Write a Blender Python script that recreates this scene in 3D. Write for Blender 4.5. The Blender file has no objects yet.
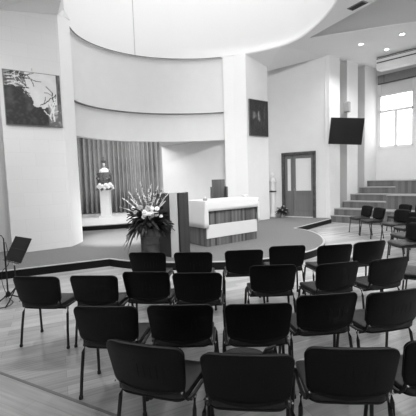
import bpy, bmesh, math, random
from mathutils import Vector, Matrix
random.seed(7)
PI = math.pi
S = bpy.context.scene
COL = S.collection

# ------------------------------------------------------------------ materials
def nodes(name):
    m = bpy.data.materials.new(name); m.use_nodes = True
    nt = m.node_tree
    return m, nt, nt.nodes['Principled BSDF']
def g3(v): return (v, v, v, 1)
def flat(name, v, rough=.6, metal=0, spec=.5, noise=0, nscale=20, bump=0, bscale=60):
    m, nt, b = nodes(name)
    b.inputs['Base Color'].default_value = g3(v)
    b.inputs['Roughness'].default_value = rough
    b.inputs['Metallic'].default_value = metal
    b.inputs['Specular IOR Level'].default_value = spec
    tc = nt.nodes.new('ShaderNodeTexCoord')
    if noise:
        n = nt.nodes.new('ShaderNodeTexNoise'); n.inputs['Scale'].default_value = nscale; n.inputs['Detail'].default_value = 5
        nt.links.new(tc.outputs['Object'], n.inputs['Vector'])
        r = nt.nodes.new('ShaderNodeMapRange')
        r.inputs['From Min'].default_value = .3; r.inputs['From Max'].default_value = .7
        r.inputs['To Min'].default_value = max(0, v - noise); r.inputs['To Max'].default_value = v + noise
        nt.links.new(n.outputs['Fac'], r.inputs['Value'])
        nt.links.new(r.outputs['Result'], b.inputs['Base Color'])
    if bump:
        n2 = nt.nodes.new('ShaderNodeTexNoise'); n2.inputs['Scale'].default_value = bscale
        nt.links.new(tc.outputs['Object'], n2.inputs['Vector'])
        bp = nt.nodes.new('ShaderNodeBump'); bp.inputs['Strength'].default_value = bump; bp.inputs['Distance'].default_value = .01
        nt.links.new(n2.outputs['Fac'], bp.inputs['Height']); nt.links.new(bp.outputs['Normal'], b.inputs['Normal'])
    return m
def stripes(name, lo, hi, freq, rough=.45, axis=(1, 0), grain=.25, blend=.6):
    """vertical strips of timber: random tone per strip, fine grain inside"""
    m, nt, b = nodes(name)
    L = nt.links.new
    tc = nt.nodes.new('ShaderNodeTexCoord')
    sx = nt.nodes.new('ShaderNodeSeparateXYZ'); L(tc.outputs['Object'], sx.inputs[0])
    a = nt.nodes.new('ShaderNodeMath'); a.operation = 'MULTIPLY'; a.inputs[1].default_value = axis[0] * freq; L(sx.outputs['X'], a.inputs[0])
    c = nt.nodes.new('ShaderNodeMath'); c.operation = 'MULTIPLY_ADD'; c.inputs[1].default_value = axis[1] * freq; L(sx.outputs['Y'], c.inputs[0]); L(a.outputs[0], c.inputs[2])
    f = nt.nodes.new('ShaderNodeMath'); f.operation = 'FLOOR'; L(c.outputs[0], f.inputs[0])
    w = nt.nodes.new('ShaderNodeTexWhiteNoise'); w.noise_dimensions = '1D'; L(f.outputs[0], w.inputs['W'])
    mp = nt.nodes.new('ShaderNodeMapping'); mp.inputs['Scale'].default_value = (60, 60, 2.2); L(tc.outputs['Object'], mp.inputs['Vector'])
    n = nt.nodes.new('ShaderNodeTexNoise'); n.inputs['Scale'].default_value = 1; n.inputs['Detail'].default_value = 4; L(mp.outputs[0], n.inputs['Vector'])
    mix = nt.nodes.new('ShaderNodeMath'); mix.operation = 'MULTIPLY_ADD'; mix.inputs[1].default_value = blend; L(w.outputs['Value'], mix.inputs[0])
    n3 = nt.nodes.new('ShaderNodeMath'); n3.operation = 'MULTIPLY'; n3.inputs[1].default_value = 1 - blend; L(n.outputs['Fac'], n3.inputs[0]); L(n3.outputs[0], mix.inputs[2])
    r = nt.nodes.new('ShaderNodeMapRange'); r.inputs['From Min'].default_value = .1; r.inputs['From Max'].default_value = .9
    r.inputs['To Min'].default_value = lo; r.inputs['To Max'].default_value = hi
    L(mix.outputs[0], r.inputs['Value']); L(r.outputs['Result'], b.inputs['Base Color'])
    b.inputs['Roughness'].default_value = rough
    return m
def planks(name, lo, hi, rot, rough, length=1.3, width=.11):
    m, nt, b = nodes(name)
    L = nt.links.new
    tc = nt.nodes.new('ShaderNodeTexCoord')
    mp = nt.nodes.new('ShaderNodeMapping'); mp.inputs['Rotation'].default_value = (0, 0, -rot); L(tc.outputs['Object'], mp.inputs['Vector'])
    br = nt.nodes.new('ShaderNodeTexBrick'); L(mp.outputs[0], br.inputs['Vector'])
    br.inputs['Scale'].default_value = 1; br.inputs['Brick Width'].default_value = length; br.inputs['Row Height'].default_value = width
    br.inputs['Mortar Size'].default_value = .0016; br.inputs['Mortar Smooth'].default_value = .3; br.inputs['Bias'].default_value = 0
    br.inputs['Color1'].default_value = g3(lo); br.inputs['Color2'].default_value = g3(hi); br.inputs['Mortar'].default_value = g3(lo * .78)
    br.offset = .37; br.offset_frequency = 2
    m2 = nt.nodes.new('ShaderNodeMapping'); m2.inputs['Scale'].default_value = (1.5, 38, 1); L(mp.outputs[0], m2.inputs['Vector'])
    n = nt.nodes.new('ShaderNodeTexNoise'); n.inputs['Scale'].default_value = 1; n.inputs['Detail'].default_value = 6; L(m2.outputs[0], n.inputs['Vector'])
    r = nt.nodes.new('ShaderNodeMapRange'); r.inputs['From Min'].default_value = .3; r.inputs['From Max'].default_value = .7
    r.inputs['To Min'].default_value = .82; r.inputs['To Max'].default_value = 1.1; L(n.outputs['Fac'], r.inputs['Value'])
    mx = nt.nodes.new('ShaderNodeVectorMath'); mx.operation = 'SCALE'; L(br.outputs['Color'], mx.inputs[0]); L(r.outputs['Result'], mx.inputs['Scale'])
    L(mx.outputs[0], b.inputs['Base Color'])
    b.inputs['Roughness'].default_value = rough
    return m
def blocks(name, v, bw, bh, rot=0, mortar=.93, bump=.25):
    """painted blockwork seen on the free-standing wall"""
    m, nt, b = nodes(name)
    L = nt.links.new
    tc = nt.nodes.new('ShaderNodeTexCoord')
    br = nt.nodes.new('ShaderNodeTexBrick')
    sx = nt.nodes.new('ShaderNodeSeparateXYZ'); L(tc.outputs['Object'], sx.inputs[0])
    cb = nt.nodes.new('ShaderNodeCombineXYZ'); L(sx.outputs['X'], cb.inputs['X']); L(sx.outputs['Z'], cb.inputs['Y'])
    L(cb.outputs[0], br.inputs['Vector'])
    br.inputs['Scale'].default_value = 1; br.inputs['Brick Width'].default_value = bw; br.inputs['Row Height'].default_value = bh
    br.inputs['Mortar Size'].default_value = .006; br.inputs['Mortar Smooth'].default_value = .6
    br.inputs['Color1'].default_value = g3(v); br.inputs['Color2'].default_value = g3(v * .975); br.inputs['Mortar'].default_value = g3(v * mortar)
    L(br.outputs['Color'], b.inputs['Base Color'])
    bp = nt.nodes.new('ShaderNodeBump'); bp.inputs['Strength'].default_value = bump; bp.inputs['Distance'].default_value = .006; bp.invert = True
    L(br.outputs['Fac'], bp.inputs['Height']); L(bp.outputs['Normal'], b.inputs['Normal'])
    b.inputs['Roughness'].default_value = .75
    return m
def emit(name, v, strength):
    m, nt, b = nodes(name)
    b.inputs['Base Color'].default_value = g3(v)
    b.inputs['Emission Color'].default_value = g3(1)
    b.inputs['Emission Strength'].default_value = strength
    return m
def vcol(name, rough=.4):
    m, nt, b = nodes(name)
    a = nt.nodes.new('ShaderNodeVertexColor'); a.layer_name = 'paint'
    nt.links.new(a.outputs['Color'], b.inputs['Base Color']); b.inputs['Roughness'].default_value = rough
    return m

M = dict(
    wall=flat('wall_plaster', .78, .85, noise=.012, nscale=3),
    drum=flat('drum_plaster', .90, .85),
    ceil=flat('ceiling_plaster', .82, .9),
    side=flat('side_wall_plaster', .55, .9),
    block=blocks('painted_blockwork', .74, .62, .31),
    ledge_shade=flat('painted_ledge_shade', .22, .8),  # dark grey standing in for the shade under the ledges
    recess=flat('recess_grey', .52, .85), strip=flat('ambo_front_panel', .48, .6),
    carpet=flat('grey_carpet', .21, .95, spec=.1, noise=.07, nscale=110, bump=.5, bscale=300),
    niche=flat('niche_floor', .78, .6, noise=.02),
    riser=flat('black_riser', .0035, .5, spec=.2),
    nosing=flat('step_nosing', .50, .35),
    floor=planks('light_planks', .42, .62, math.radians(24), .2, 1.6, .14),
    border=planks('border_planks', .46, .56, math.radians(-27), .3, 1.8, .13),
    groove=flat('floor_joint', .20, .6),
    bleach=stripes('bleacher_boards', .10, .20, 9, .5, (.7, -.71)),
    tread=flat('bleacher_tread', .36, .4, noise=.03),
    altarwood=stripes('altar_timber', .03, .23, 17, .45),
    altarside=stripes('altar_timber_side', .05, .18, 17, .45, (0, 1)),
    ambo=stripes('ambo_timber', .03, .075, 26, .45, (1, .3), blend=.4),
    ambodark=stripes('ambo_dark_timber', .015, .045, 26, .45, (1, .3), blend=.4),
    stone=flat('white_panel', .78, .6),
    cloth=flat('white_linen', .80, .9, bump=.3, bscale=250),
    chairwood=stripes('celebrant_chair_timber', .07, .14, 22, .45, blend=.5),
    door=stripes('door_timber', .14, .20, 12, .45, blend=.35),
    doorframe=flat('door_frame_timber', .07, .45, noise=.03, nscale=9),
    frosted=flat('frosted_glass', .80, .25),
    fabric=flat('black_upholstery', .007, .85, spec=.2, noise=.003, nscale=300, bump=.4, bscale=500),
    seam=flat('plaster_seam', .55, .9),
    seat=flat('black_seat_cover', .012, .42, spec=.5, noise=.004, nscale=200, bump=.3, bscale=400),
    shell=flat('black_plastic_shell', .002, .42, spec=.22, bump=.15, bscale=420),
    tube=flat('black_steel_tube', .006, .3, spec=.5),
    foot=flat('rubber_foot', .02, .8),
    chrome=flat('chrome', .75, .15, metal=1),
    blackmetal=flat('black_metal', .004, .6),
    screen=flat('screen_glass', .005, .3),
    bezel=flat('screen_bezel', .008, .4),
    speaker=flat('speaker_shell', .30, .55), grille=flat('speaker_grille', .24, .8, noise=.06, nscale=200),
    curtain=flat('curtain_fabric', .38, .9, spec=.2, noise=.03, nscale=8),
    curtainend=flat('curtain_edge', .09, .95),
    white=flat('white_gloss', .82, .35), plaster=flat('statue_plaster', .78, .5),
    robe=flat('dark_robe', .10, .75, noise=.07, nscale=28),
    skin=flat('painted_skin', .42, .6), crown=flat('dark_crown', .13, .35, metal=.6),
    leaf=flat('dark_leaf', .030, .5, noise=.015, nscale=18), leaf2=flat('mid_leaf', .16, .5, noise=.03, nscale=18),
    bloom=flat('pale_petals', .85, .7), bloom2=flat('grey_petals', .40, .7), bud=flat('pale_buds', .75, .7),
    stem=flat('stem', .2, .6),
    stump=flat('turned_wood', .045, .5, noise=.025, nscale=6),
    pot=flat('pot_wrap', .45, .5), soil=flat('soil', .03, .95),
    bag=flat('black_leather', .003, .6, bump=.3, bscale=80),
    acwhite=flat('white_enamel', .80, .6), slot=flat('dark_slot', .02, .6),
    blind=flat('grey_blind', .22, .8, noise=.02), winframe=flat('window_frame', .80, .5),
    lightpanel=flat('transom_panel', .72, .5),
    frame=flat('picture_frame', .14, .4), canvas=vcol('canvas_paint', .65),
    pane=emit('daylit_frosted_pane', .8, 2.6),
    sky=emit('skylight_diffuser', .8, 1.08), fill_pane=emit('fill_pane_glow', .8, 3.0),  # skylight, then glowing panes added out of view as fill
    lamp=emit('lamp_glow', .8, 14), ring=flat('lamp_ring', .7, .4),
)

# ------------------------------------------------------------------ mesh builder
class MB:
    def __init__(s): s.bm = bmesh.new()
    def box(s, c, size, rz=0, bev=0, rot=None):
        r = bmesh.ops.create_cube(s.bm, size=1)
        vs = r['verts']
        mt = Matrix.Translation(c) @ (rot if rot else Matrix.Rotation(rz, 4, 'Z')) @ Matrix.Diagonal((*size, 1))
        bmesh.ops.transform(s.bm, matrix=mt, verts=vs)
        if bev:
            es = list({e for v in vs for e in v.link_edges})
            bmesh.ops.bevel(s.bm, geom=es, offset=bev, segments=2, profile=.5, affect='EDGES')
        return s
    def prism(s, pts, z0, z1):
        n = len(pts)
        a = [s.bm.verts.new((p[0], p[1], z0)) for p in pts]; b = [s.bm.verts.new((p[0], p[1], z1)) for p in pts]
        f = [s.bm.faces.new(a[::-1]), s.bm.faces.new(b)]
        for i in range(n): f.append(s.bm.faces.new((a[i], a[(i+1) % n], b[(i+1) % n], b[i])))
        bmesh.ops.recalc_face_normals(s.bm, faces=f)
        return s
    def tube(s, pts, r, n=8, flat=1, closed=False):
        pts = [Vector(p) for p in pts]; k = len(pts); rings = []
        for i, p in enumerate(pts):
            t = (pts[min(i+1, k-1)] - pts[max(i-1, 0)]).normalized()
            up = Vector((0, 0, 1)) if abs(t.z) < .9 else Vector((0, 1, 0))
            a = t.cross(up).normalized(); b = a.cross(t).normalized()
            rr = r[i] if isinstance(r, (list, tuple)) else r
            rings.append([s.bm.verts.new(p + a * (rr * flat * math.cos(2*PI*j/n)) + b * (rr * math.sin(2*PI*j/n))) for j in range(n)])
        for i in range(k-1):
            for j in range(n): s.bm.faces.new((rings[i][j], rings[i][(j+1) % n], rings[i+1][(j+1) % n], rings[i+1][j]))
        s.bm.faces.new(rings[0][::-1]); s.bm.faces.new(rings[-1])
        return s
    def lathe(s, prof, n=24, c=(0, 0, 0), sx=1, sy=1, fold=0, nf=0):
        rings = []
        for r, z in prof:
            rings.append([s.bm.verts.new((c[0] + sx * r * (1 + fold * math.cos(nf*2*PI*j/n)) * math.cos(2*PI*j/n), c[1] + sy * r * (1 + fold * math.cos(nf*2*PI*j/n)) * math.sin(2*PI*j/n), c[2] + z)) for j in range(n)])
        for i in range(len(prof)-1):
            for j in range(n): s.bm.faces.new((rings[i][j], rings[i][(j+1) % n], rings[i+1][(j+1) % n], rings[i+1][j]))
        s.bm.faces.new(rings[0][::-1]); s.bm.faces.new(rings[-1])
        return s
    def pad(s, outline, mp, t0, t1, edge=.8):
        """cushion shape: outline in 2D, mp(u,v,t) to 3D, thickness t0..t1, pillowed rim"""
        n = len(outline); cx = sum(p[0] for p in outline)/n; cy = sum(p[1] for p in outline)/n
        lay = [(1, (t0+t1)/2), (.985, t0 + (t1-t0)*.15), (.93, t0), (.6, t0), (.25, t0)]
        def ring(k, t): return [s.bm.verts.new(mp(cx + (p[0]-cx)*k, cy + (p[1]-cy)*k, t)) for p in outline]
        mid = ring(*lay[0])
        for sg in (0, 1):
            prev = mid
            for k, t in lay[1:]:
                tt = t if sg == 0 else t0 + t1 - t
                cur = ring(k, tt)
                for j in range(n):
                    q = (prev[j], prev[(j+1) % n], cur[(j+1) % n], cur[j]); s.bm.faces.new(q if sg == 0 else q[::-1])
                prev = cur
            s.bm.faces.new(prev if sg == 0 else prev[::-1])
        return s
    def leaf(s, p, d, L, w, droop=.3, up=Vector((0, 0, 1))):
        p = Vector(p); d = Vector(d).normalized(); sd = d.cross(up)
        sd = sd.normalized() if sd.length > .05 else Vector((1, 0, 0))
        prev = None; nn = 5
        for i in range(nn+1):
            f = i / nn; ww = w * math.sin(PI * (.06 + .94*f) ) ** .8 if f < 1 else .0005
            c = p + d * (L * f) - Vector((0, 0, droop * L * f * f)); lift = Vector((0, 0, w*.25))
            cur = [s.bm.verts.new(c - sd*ww*.5 + lift), s.bm.verts.new(c), s.bm.verts.new(c + sd*ww*.5 + lift)]
            if prev:
                for a in (0, 1): s.bm.faces.new((prev[a], prev[a+1], cur[a+1], cur[a]))
            prev = cur
        return s
    def bloom(s, p, r, tilt=None):
        p = Vector(p)
        n0 = Vector(tilt) if tilt else Vector((random.uniform(-.4, .4), random.uniform(-1, -.5), random.uniform(.1, .7)))
        n0.normalize(); q = n0.to_track_quat('Z', 'Y').to_matrix()
        for lay, (rr, lift, cnt) in enumerate(((1, .1, 8), (.75, .4, 7), (.45, .75, 5))):
            for k in range(cnt):
                a = 2*PI*(k + lay*.5)/cnt
                tip = Vector((math.cos(a)*r*rr, math.sin(a)*r*rr, r*lift)); sd = Vector((-math.sin(a), math.cos(a), 0)) * r*rr*.42
                midp = tip*.55 + Vector((0, 0, r*.12))
                vs = [s.bm.verts.new(p + q @ x) for x in (Vector((0, 0, r*lift*.3)), midp - sd, tip - sd*.45, tip + sd*.45, midp + sd)]
                s.bm.faces.new(vs)
        r0 = bmesh.ops.create_icosphere(s.bm, subdivisions=1, radius=r*.55)
        bmesh.ops.translate(s.bm, vec=p + n0*r*.35, verts=r0['verts'])
        return s
    def ball(s, c, r, sub=2, sc=(1, 1, 1)):
        r0 = bmesh.ops.create_icosphere(s.bm, subdivisions=sub, radius=r)
        bmesh.ops.transform(s.bm, matrix=Matrix.Translation(c) @ Matrix.Diagonal((*sc, 1)), verts=r0['verts'])
        return s
    def quad(s, *p):
        s.bm.faces.new([s.bm.verts.new(q) for q in p]); return s
    def build(s, name, mat, parent=None, smooth=False, loc=None):
        me = bpy.data.meshes.new(name); s.bm.to_mesh(me); s.bm.free()
        if smooth:
            for f in me.polygons: f.use_smooth = True
            if smooth != 'all': 
                try: me.set_sharp_from_angle(angle=math.radians(38))
                except Exception: pass
        me.materials.append(mat)
        o = bpy.data.objects.new(name, me); COL.objects.link(o)
        if parent: o.parent = parent
        if loc: o.location = loc
        return o
def tag(o, label, cat, group=None, kind=None):
    o['label'] = label; o['category'] = cat
    if group: o['group'] = group
    if kind: o['kind'] = kind
    return o
def thing(name, label, cat, loc=(0, 0, 0), rz=0, group=None):
    o = bpy.data.objects.new(name, None); COL.objects.link(o); o.empty_display_size = .1
    o.location = loc; o.rotation_euler = (0, 0, rz)
    return tag(o, label, cat, group)
def struct(o): o['kind'] = 'structure'; return o
def dup(root, loc, rz, label):
    r = root.copy(); COL.objects.link(r); r.location = loc; r.rotation_euler = (0, 0, rz); r['label'] = label
    for ch in list(root.children):
        c = ch.copy(); COL.objects.link(c); c.parent = r
        for gch in list(ch.children):
            d = gch.copy(); COL.objects.link(d); d.parent = c
    return r
def along(a, b, t): return (a[0] + (b[0]-a[0])*t, a[1] + (b[1]-a[1])*t)
def ang2(a, b): return math.atan2(b[1]-a[1], b[0]-a[0])

# ------------------------------------------------------------------ camera
H = 1.72
cam = bpy.data.cameras.new('camera'); cam.sensor_width = 36; cam.lens = 344/416*36; cam.clip_end = 100
co = bpy.data.objects.new('camera', cam); COL.objects.link(co)
co.matrix_world = Matrix.Translation((0, 0, H)) @ Matrix.Rotation(PI/2 - math.radians(4.7), 4, 'X') @ Matrix.Rotation(math.radians(-1.9), 4, 'Z')
S.camera = co

# ------------------------------------------------------------------ room plan
ZC = 6.05
CX, CY = -.16, 9.45
RIM = [(-9, 3.57), (-2, 3.49), (14, 3.51), (35, 3.64), (50.6, 3.42), (67.5, 3.28), (76.5, 3.25), (102, 3.24), (128.6, 3.47), (148, 3.62), (157.5, 3.66), (168, 3.6), (184, 3.34), (197.4, 3.22), (225, 3.25), (270, 3.5), (320, 3.6), (351, 3.57)]
def rim_r(a):
    a = (a + 9) % 360 - 9
    for (a0, r0), (a1, r1) in zip(RIM, RIM[1:]):
        if a0 <= a <= a1: return r0 + (r1-r0)*(a-a0)/(a1-a0)
    return RIM[-1][1]
def rim_s(a): return sum(rim_r(a + d)*w for d, w in ((-9, 1), (-6, 2), (-3, 3), (0, 3), (3, 3), (6, 2), (9, 1)))/15
def rim(a, off=0):
    r = rim_s(a) + off; t = math.radians(a)
    return (CX + r*math.cos(t), CY + r*math.sin(t))
def curved_wall(a0, a1, i0, o0, z0, z1, step=3):
    n = max(2, int(round((a1-a0)/step))); mb = MB(); rows = []
    for i in range(n+1):
        a = a0 + (a1-a0)*i/n; p = rim(a, i0); q = rim(a, o0)
        rows.append([mb.bm.verts.new((*p, z0)), mb.bm.verts.new((*p, z1)), mb.bm.verts.new((*q, z1)), mb.bm.verts.new((*q, z0))])
    for r, t in zip(rows, rows[1:]):
        for k in range(4): mb.bm.faces.new((r[k], t[k], t[(k+1) % 4], r[(k+1) % 4]))
    if a1 - a0 < 359.9: mb.bm.faces.new(rows[0]); mb.bm.faces.new(rows[-1][::-1])
    bmesh.ops.recalc_face_normals(mb.bm, faces=mb.bm.faces[:])
    return mb
PIER_A, PIER_B, PIER_C = (-4.54, 7.84), (-3.44, 8.55), (-3.42, 9.25)
struct(curved_wall(0, 360, 0, .25, ZC, 9.6).build('wall_drum', M['drum'], smooth=True))
struct(curved_wall(74, 181, .10, .30, 4.15, ZC).build('wall_apse', M['wall'], smooth=True))
struct(curved_wall(74, 181, .20, .40, 3.16, 4.15).build('wall_apse_lower', M['wall'], smooth=True))
struct(curved_wall(76, 179, -.008, .12, ZC-.022, ZC-.003).build('rim_shade_band', M['ledge_shade'], smooth=True))  # dark band paints the shade line under the drum rim
struct(curved_wall(76, 179, .092, .22, 4.15-.022, 4.15-.003).build('ledge_shade_band', M['ledge_shade'], smooth=True))  # same painted shade line under the lower apse ledge
mb = MB(); mb.prism([rim(a, .2) for a in range(0, 360, 6)], 9.6, 9.7)
sk = struct(mb.build('window_skylight', M['sky']))

# ceiling: one folded sheet with the drum opening and the raised bay cut out
REC = [(3.33, 11.12), (8.8, 9.35), (8.8, 4.5), (6.44, 4.5)]
outer = [(-7, -3), (9, -3), (9.0, 12.4), (7.1, 14.5), (6.7, 14.5), (4.5, 13.05), (4.5, 12.72), (2.5, 14.02), (2.33, 13.3), (1.49, 12.38), (1.1, 12.62)]
outer += [rim(a, .22) for a in range(72, 182, 6)] + [PIER_C, PIER_B, PIER_A, (-5.1, 8.2), (-7, 6.9)]
ZS = {PIER_B: 5.78, PIER_A: 5.6, PIER_C: 5.93, (2.33, 13.3): 5.72}
bm = bmesh.new()
def loop(pts):
    v = [bm.verts.new((p[0], p[1], 0)) for p in pts]
    return v, [bm.edges.new((v[i], v[(i+1) % len(v)])) for i in range(len(v))]
vo, e0 = loop(outer); vr, e1 = loop([rim(a, .02) for a in range(0, 360, 4)]); vc, e2 = loop(REC)
bmesh.ops.triangle_fill(bm, use_beauty=True, use_dissolve=False, edges=e0 + e1 + e2)
dead = []
for f in bm.faces:
    c = f.calc_center_median()
    a = math.degrees(math.atan2(c.y-CY, c.x-CX))
    if math.hypot(c.x-CX, c.y-CY) < rim_s(a) - .05: dead.append(f)
    elif all(v in vc for v in f.verts): dead.append(f)
bmesh.ops.delete(bm, geom=dead, context='FACES_ONLY')
for v, p in zip(vo, outer): v.co.z = ZS.get(p, ZC)
for v in vr + vc: v.co.z = ZC
me = bpy.data.meshes.new('ceiling'); bm.to_mesh(me); bm.free(); me.materials.append(M['ceil'])
o = bpy.data.objects.new('ceiling', me); COL.objects.link(o); struct(o)
md = o.modifiers.new('thick', 'SOLIDIFY'); md.thickness = .06; md.offset = 0; md.use_even_offset = False
mb = MB()
for i in range(4):
    a, b = REC[i], REC[(i+1) % 4]; mb.quad((*a, ZC), (*b, ZC), (*b, 8.0), (*a, 8.0))
mb.quad(*[(*p, 8.0) for p in REC])
struct(mb.build('ceiling_raised_bay', M['ceil']))

def wall(name, pts, z0, z1, mat, th=.12):
    """vertical wall along a plan polyline; pts run with the room on the right-hand side"""
    mb = MB()
    n = len(pts); nr = []
    for i in range(n-1):
        d = Vector((pts[i+1][0]-pts[i][0], pts[i+1][1]-pts[i][1])).normalized(); nr.append(Vector((-d.y, d.x)))
    out = []
    for i in range(n):
        a = nr[max(i-1, 0)]; b = nr[min(i, n-2)]; m = (a+b)
        m = m.normalized() if m.length > .1 else a
        k = th / max(.35, m.dot(a)); out.append((pts[i][0] + m.x*k, pts[i][1] + m.y*k))
    for i in range(n-1): mb.prism([pts[i], pts[i+1], out[i+1], out[i]], z0, z1)
    return struct(mb.build(name, mat))
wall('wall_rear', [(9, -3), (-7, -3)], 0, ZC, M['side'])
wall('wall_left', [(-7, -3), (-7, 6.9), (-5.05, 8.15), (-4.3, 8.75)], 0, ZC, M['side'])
DA, DB = (2.98, 13.65), (4.5, 12.66)
wall('wall_door', [along(DA, DB, -.40), along(DA, DB, .0)], 0, ZC, M['wall'])
# door wall with its opening: pieces left, above, right
d0, d1 = along(DA, DB, .02), along(DA, DB, .725)
wall('wall_door_right', [d1, DB, (4.5, 12.72)], 0, ZC, M['wall'])
wall('wall_door_head', [along(DA, DB, .0), d1], 2.66, ZC, M['wall'])
# the screen wall with its two recessed vertical strips
wv = Vector((.826, .563)); nin = Vector((-.563, .826))
def W(x): # point on the screen wall by its x
    return (x, 12.72 + (x-4.5)*(14.5-12.72)/2.6)
def off(p, k): return (p[0] + nin.x*k, p[1] + nin.y*k)
p1, p2, p3, p4 = W(5.05), W(5.42), W(6.0), W(6.40)
wall('wall_screen', [(4.5, 12.72), p1], 0, ZC, M['wall'], .3)
wall('wall_screen_middle', [p2, p3], 0, ZC, M['wall'], .3)
wall('wall_screen_end', [p4, (7.1, 14.5)], 0, ZC, M['wall'], .3)
wall('wall_screen_recess', [off(W(4.6), .3), off(W(7.2), .3)], 0, ZC, M['recess'], .1)  # recess back and side faces a darker grey than the wall
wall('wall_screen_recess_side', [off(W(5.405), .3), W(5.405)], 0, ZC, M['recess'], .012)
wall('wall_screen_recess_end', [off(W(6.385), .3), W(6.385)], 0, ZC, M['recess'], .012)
# window wall
V0, V1 = (7.1, 14.5), (9.0, 12.4)
def Vp(y, k=0): # point on window wall by y; k metres into the room
    return (7.1 + .905*(14.5-y) - .74*k, y - .67*k)
wa, wb = Vp(14.46), Vp(13.47)
wall('wall_window', [V0, V1], 0, 2.76, M['wall'], .3)
wall('wall_window_head', [V0, V1], 5.44, ZC, M['wall'], .3)
wall('wall_window_side', [wb, V1], 2.76, 5.44, M['wall'], .3)
wall('wall_window_return', [V0, Vp(14.46)], 2.76, 5.44, M['wall'], .3)
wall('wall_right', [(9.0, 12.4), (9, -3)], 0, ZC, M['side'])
# window: frame bars, panes
wt = bpy.data.objects.new('window_1', None); COL.objects.link(wt); struct(wt)
def wbar(y0, y1, z0, z1, k0, k1): # box on window plane, k = depth towards outside negative
    a, b = Vp(y0, k0), Vp(y1, k0); c, d = Vp(y1, k1), Vp(y0, k1)
    return [a, b, c, d], z0, z1
mb = MB()
for y0, y1, z0, z1 in ((14.46, 14.38, 2.76, 5.44), (13.52, 13.47, 2.76, 5.44), (14.46, 13.47, 2.76, 2.86), (14.46, 13.47, 4.20, 4.30), (14.46, 13.47, 4.86, 4.94), (13.99, 13.91, 2.76, 4.2)):
    mb.prism(*wbar(y0, y1, z0, z1, -.10, -.02))
mb.build('window_frame', M['winframe'], wt)
for y0, y1, z0, z1 in ((14.38, 13.99, 2.86, 4.20), (13.91, 13.52, 2.86, 4.20), (14.38, 13.52, 4.30, 4.86)):
    mb = MB(); mb.prism(*wbar(y0, y1, z0, z1, -.09, -.07)); mb.build('pane', M['pane'], wt)
mb = MB(); mb.prism(*wbar(14.46, 13.47, 4.94, 5.44, -.09, -.05)); mb.build('transom_panel', M['lightpanel'], wt)
mb = MB(); mb.prism(*wbar(14.46, 13.47, 2.74, 2.765, -.25, .02)); mb.build('window_sill', M['winframe'], wt)
# the free-standing blockwork pier on the left and the column right of the niche
pa = ang2(PIER_A, PIER_B); pl = math.dist(PIER_A, PIER_B)
mb = MB(); mb.prism([(0, 0), (pl, 0), (pl + .02, .30), (0, .5)], .16, 5.95)
o = struct(mb.build('wall_pier', M['block'])); o.location = (*PIER_A, 0); o.rotation_euler = (0, 0, pa)
mb = MB(); mb.prism([along(PIER_B, PIER_C, .0), PIER_C, (-3.75, 9.35), (-3.95, 8.6)], .16, 6.0)
mb.build('pier_return', M['drum']); struct(bpy.data.objects['pier_return'])
mb = MB(); mb.prism([(.69, 12.60), (1.06, 12.52), (1.47, 12.35), (2.33, 13.01), (2.33, 14.2), (2.2, 14.2), (.80, 13.4)], 0, ZC)
struct(mb.build('column', M['drum']))
mb = MB(); mb.prism([(1.475, 12.34), (2.335, 13.00), (2.335, 13.1), (1.6, 12.9)], 0, ZC)
struct(mb.build('wall_painting', M['wall']))
# niche behind the altar steps
wall('wall_niche_right', [(-2.05, 16.35), (-2.0, 15.69), (.72, 13.15), (.72, 12.75)], 0, 3.27, M['wall'])
wall('wall_niche_back', [(-6.4, 16.2), (-1.9, 16.65)], 0, 4.15, M['side'])
wall('wall_niche_left', [(-4.3, 8.9), (-6.5, 16.3)], 0, 4.15, M['wall'])
mb = MB(); mb.prism([(-6.6, 16.5), (-1.9, 16.8), (.8, 13.4), (.5, 13.0)] + [rim(a, .3) for a in range(84, 176, 8)] + [(-4.5, 9.4)], 4.12, 4.2)
struct(mb.build('ceiling_niche', M['ceil']))

mb = MB(); mb.prism([(-2.05, 16.5), (.75, 13.15), (.62, 12.95), (-.3, 13.05), (-1.80, 12.85)], 3.27, 4.12)
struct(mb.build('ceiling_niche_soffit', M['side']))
mb = MB(); q = rim(128.8, -.006); q2 = rim(128.4, -.006); q3 = rim(128.6, .05); mb.prism([q, q2, q3], ZC, 9.5)
struct(mb.build('trim_4', M['seam']))
# ------------------------------------------------------------------ floors
E0, E1 = (-8, 6.12), (6, -1.08)          # joint between the two floor areas
def edge_y(x): return 3.04 + (x + 1.97) * (-.63/1.22)
mb = MB(); mb.prism([(-7, edge_y(-7)), (5.0, edge_y(5.0)), (9.1, edge_y(5.0)), (9.1, 14.6), (-7, 14.6)], -.1, 0)
struct(mb.build('floor', M['floor']))
mb = MB(); mb.prism([(-7, -3), (9.1, -3), (9.1, edge_y(5.0)), (5.0, edge_y(5.0)), (-7, edge_y(-7))], -.1, 0)
struct(mb.build('floor_border', M['border']))
mb = MB(); q0, q1 = (-6.9, edge_y(-6.9)), (4.8, edge_y(4.8)); mb.prism([q0, q1, (q1[0]+.012, q1[1]+.023), (q0[0]+.012, q0[1]+.023)], -.02, .003)
struct(mb.build('trim_3', M['groove']))
front = [(-7, 4.93), (-3.9, 6.26), (-2.08, 7.04), (-1.8, 6.86), (-1.48, 6.71), (-1.1, 6.60), (-.6, 6.50), (.19, 6.44), (.7, 6.48), (1.2, 6.60), (1.7, 6.83), (2.16, 7.15), (2.5, 7.55), (2.74, 8.05), (2.89, 8.6), (2.96, 9.15), (2.94, 9.7), (2.82, 10.15), (2.62, 10.42)]
back_edge = [(2.62, 10.42), (4.47, 12.44)]
plat = front + [(4.47, 12.44), (4.47, 12.7), (2.45, 14.1), (-7, 14.1)]
def smooth_open(p, it=2):
    for _ in range(it):
        q = [p[0]]
        for a, b in zip(p, p[1:]): q += [along(a, b, .25), along(a, b, .75)]
        p = q + [p[-1]]
    return p
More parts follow.
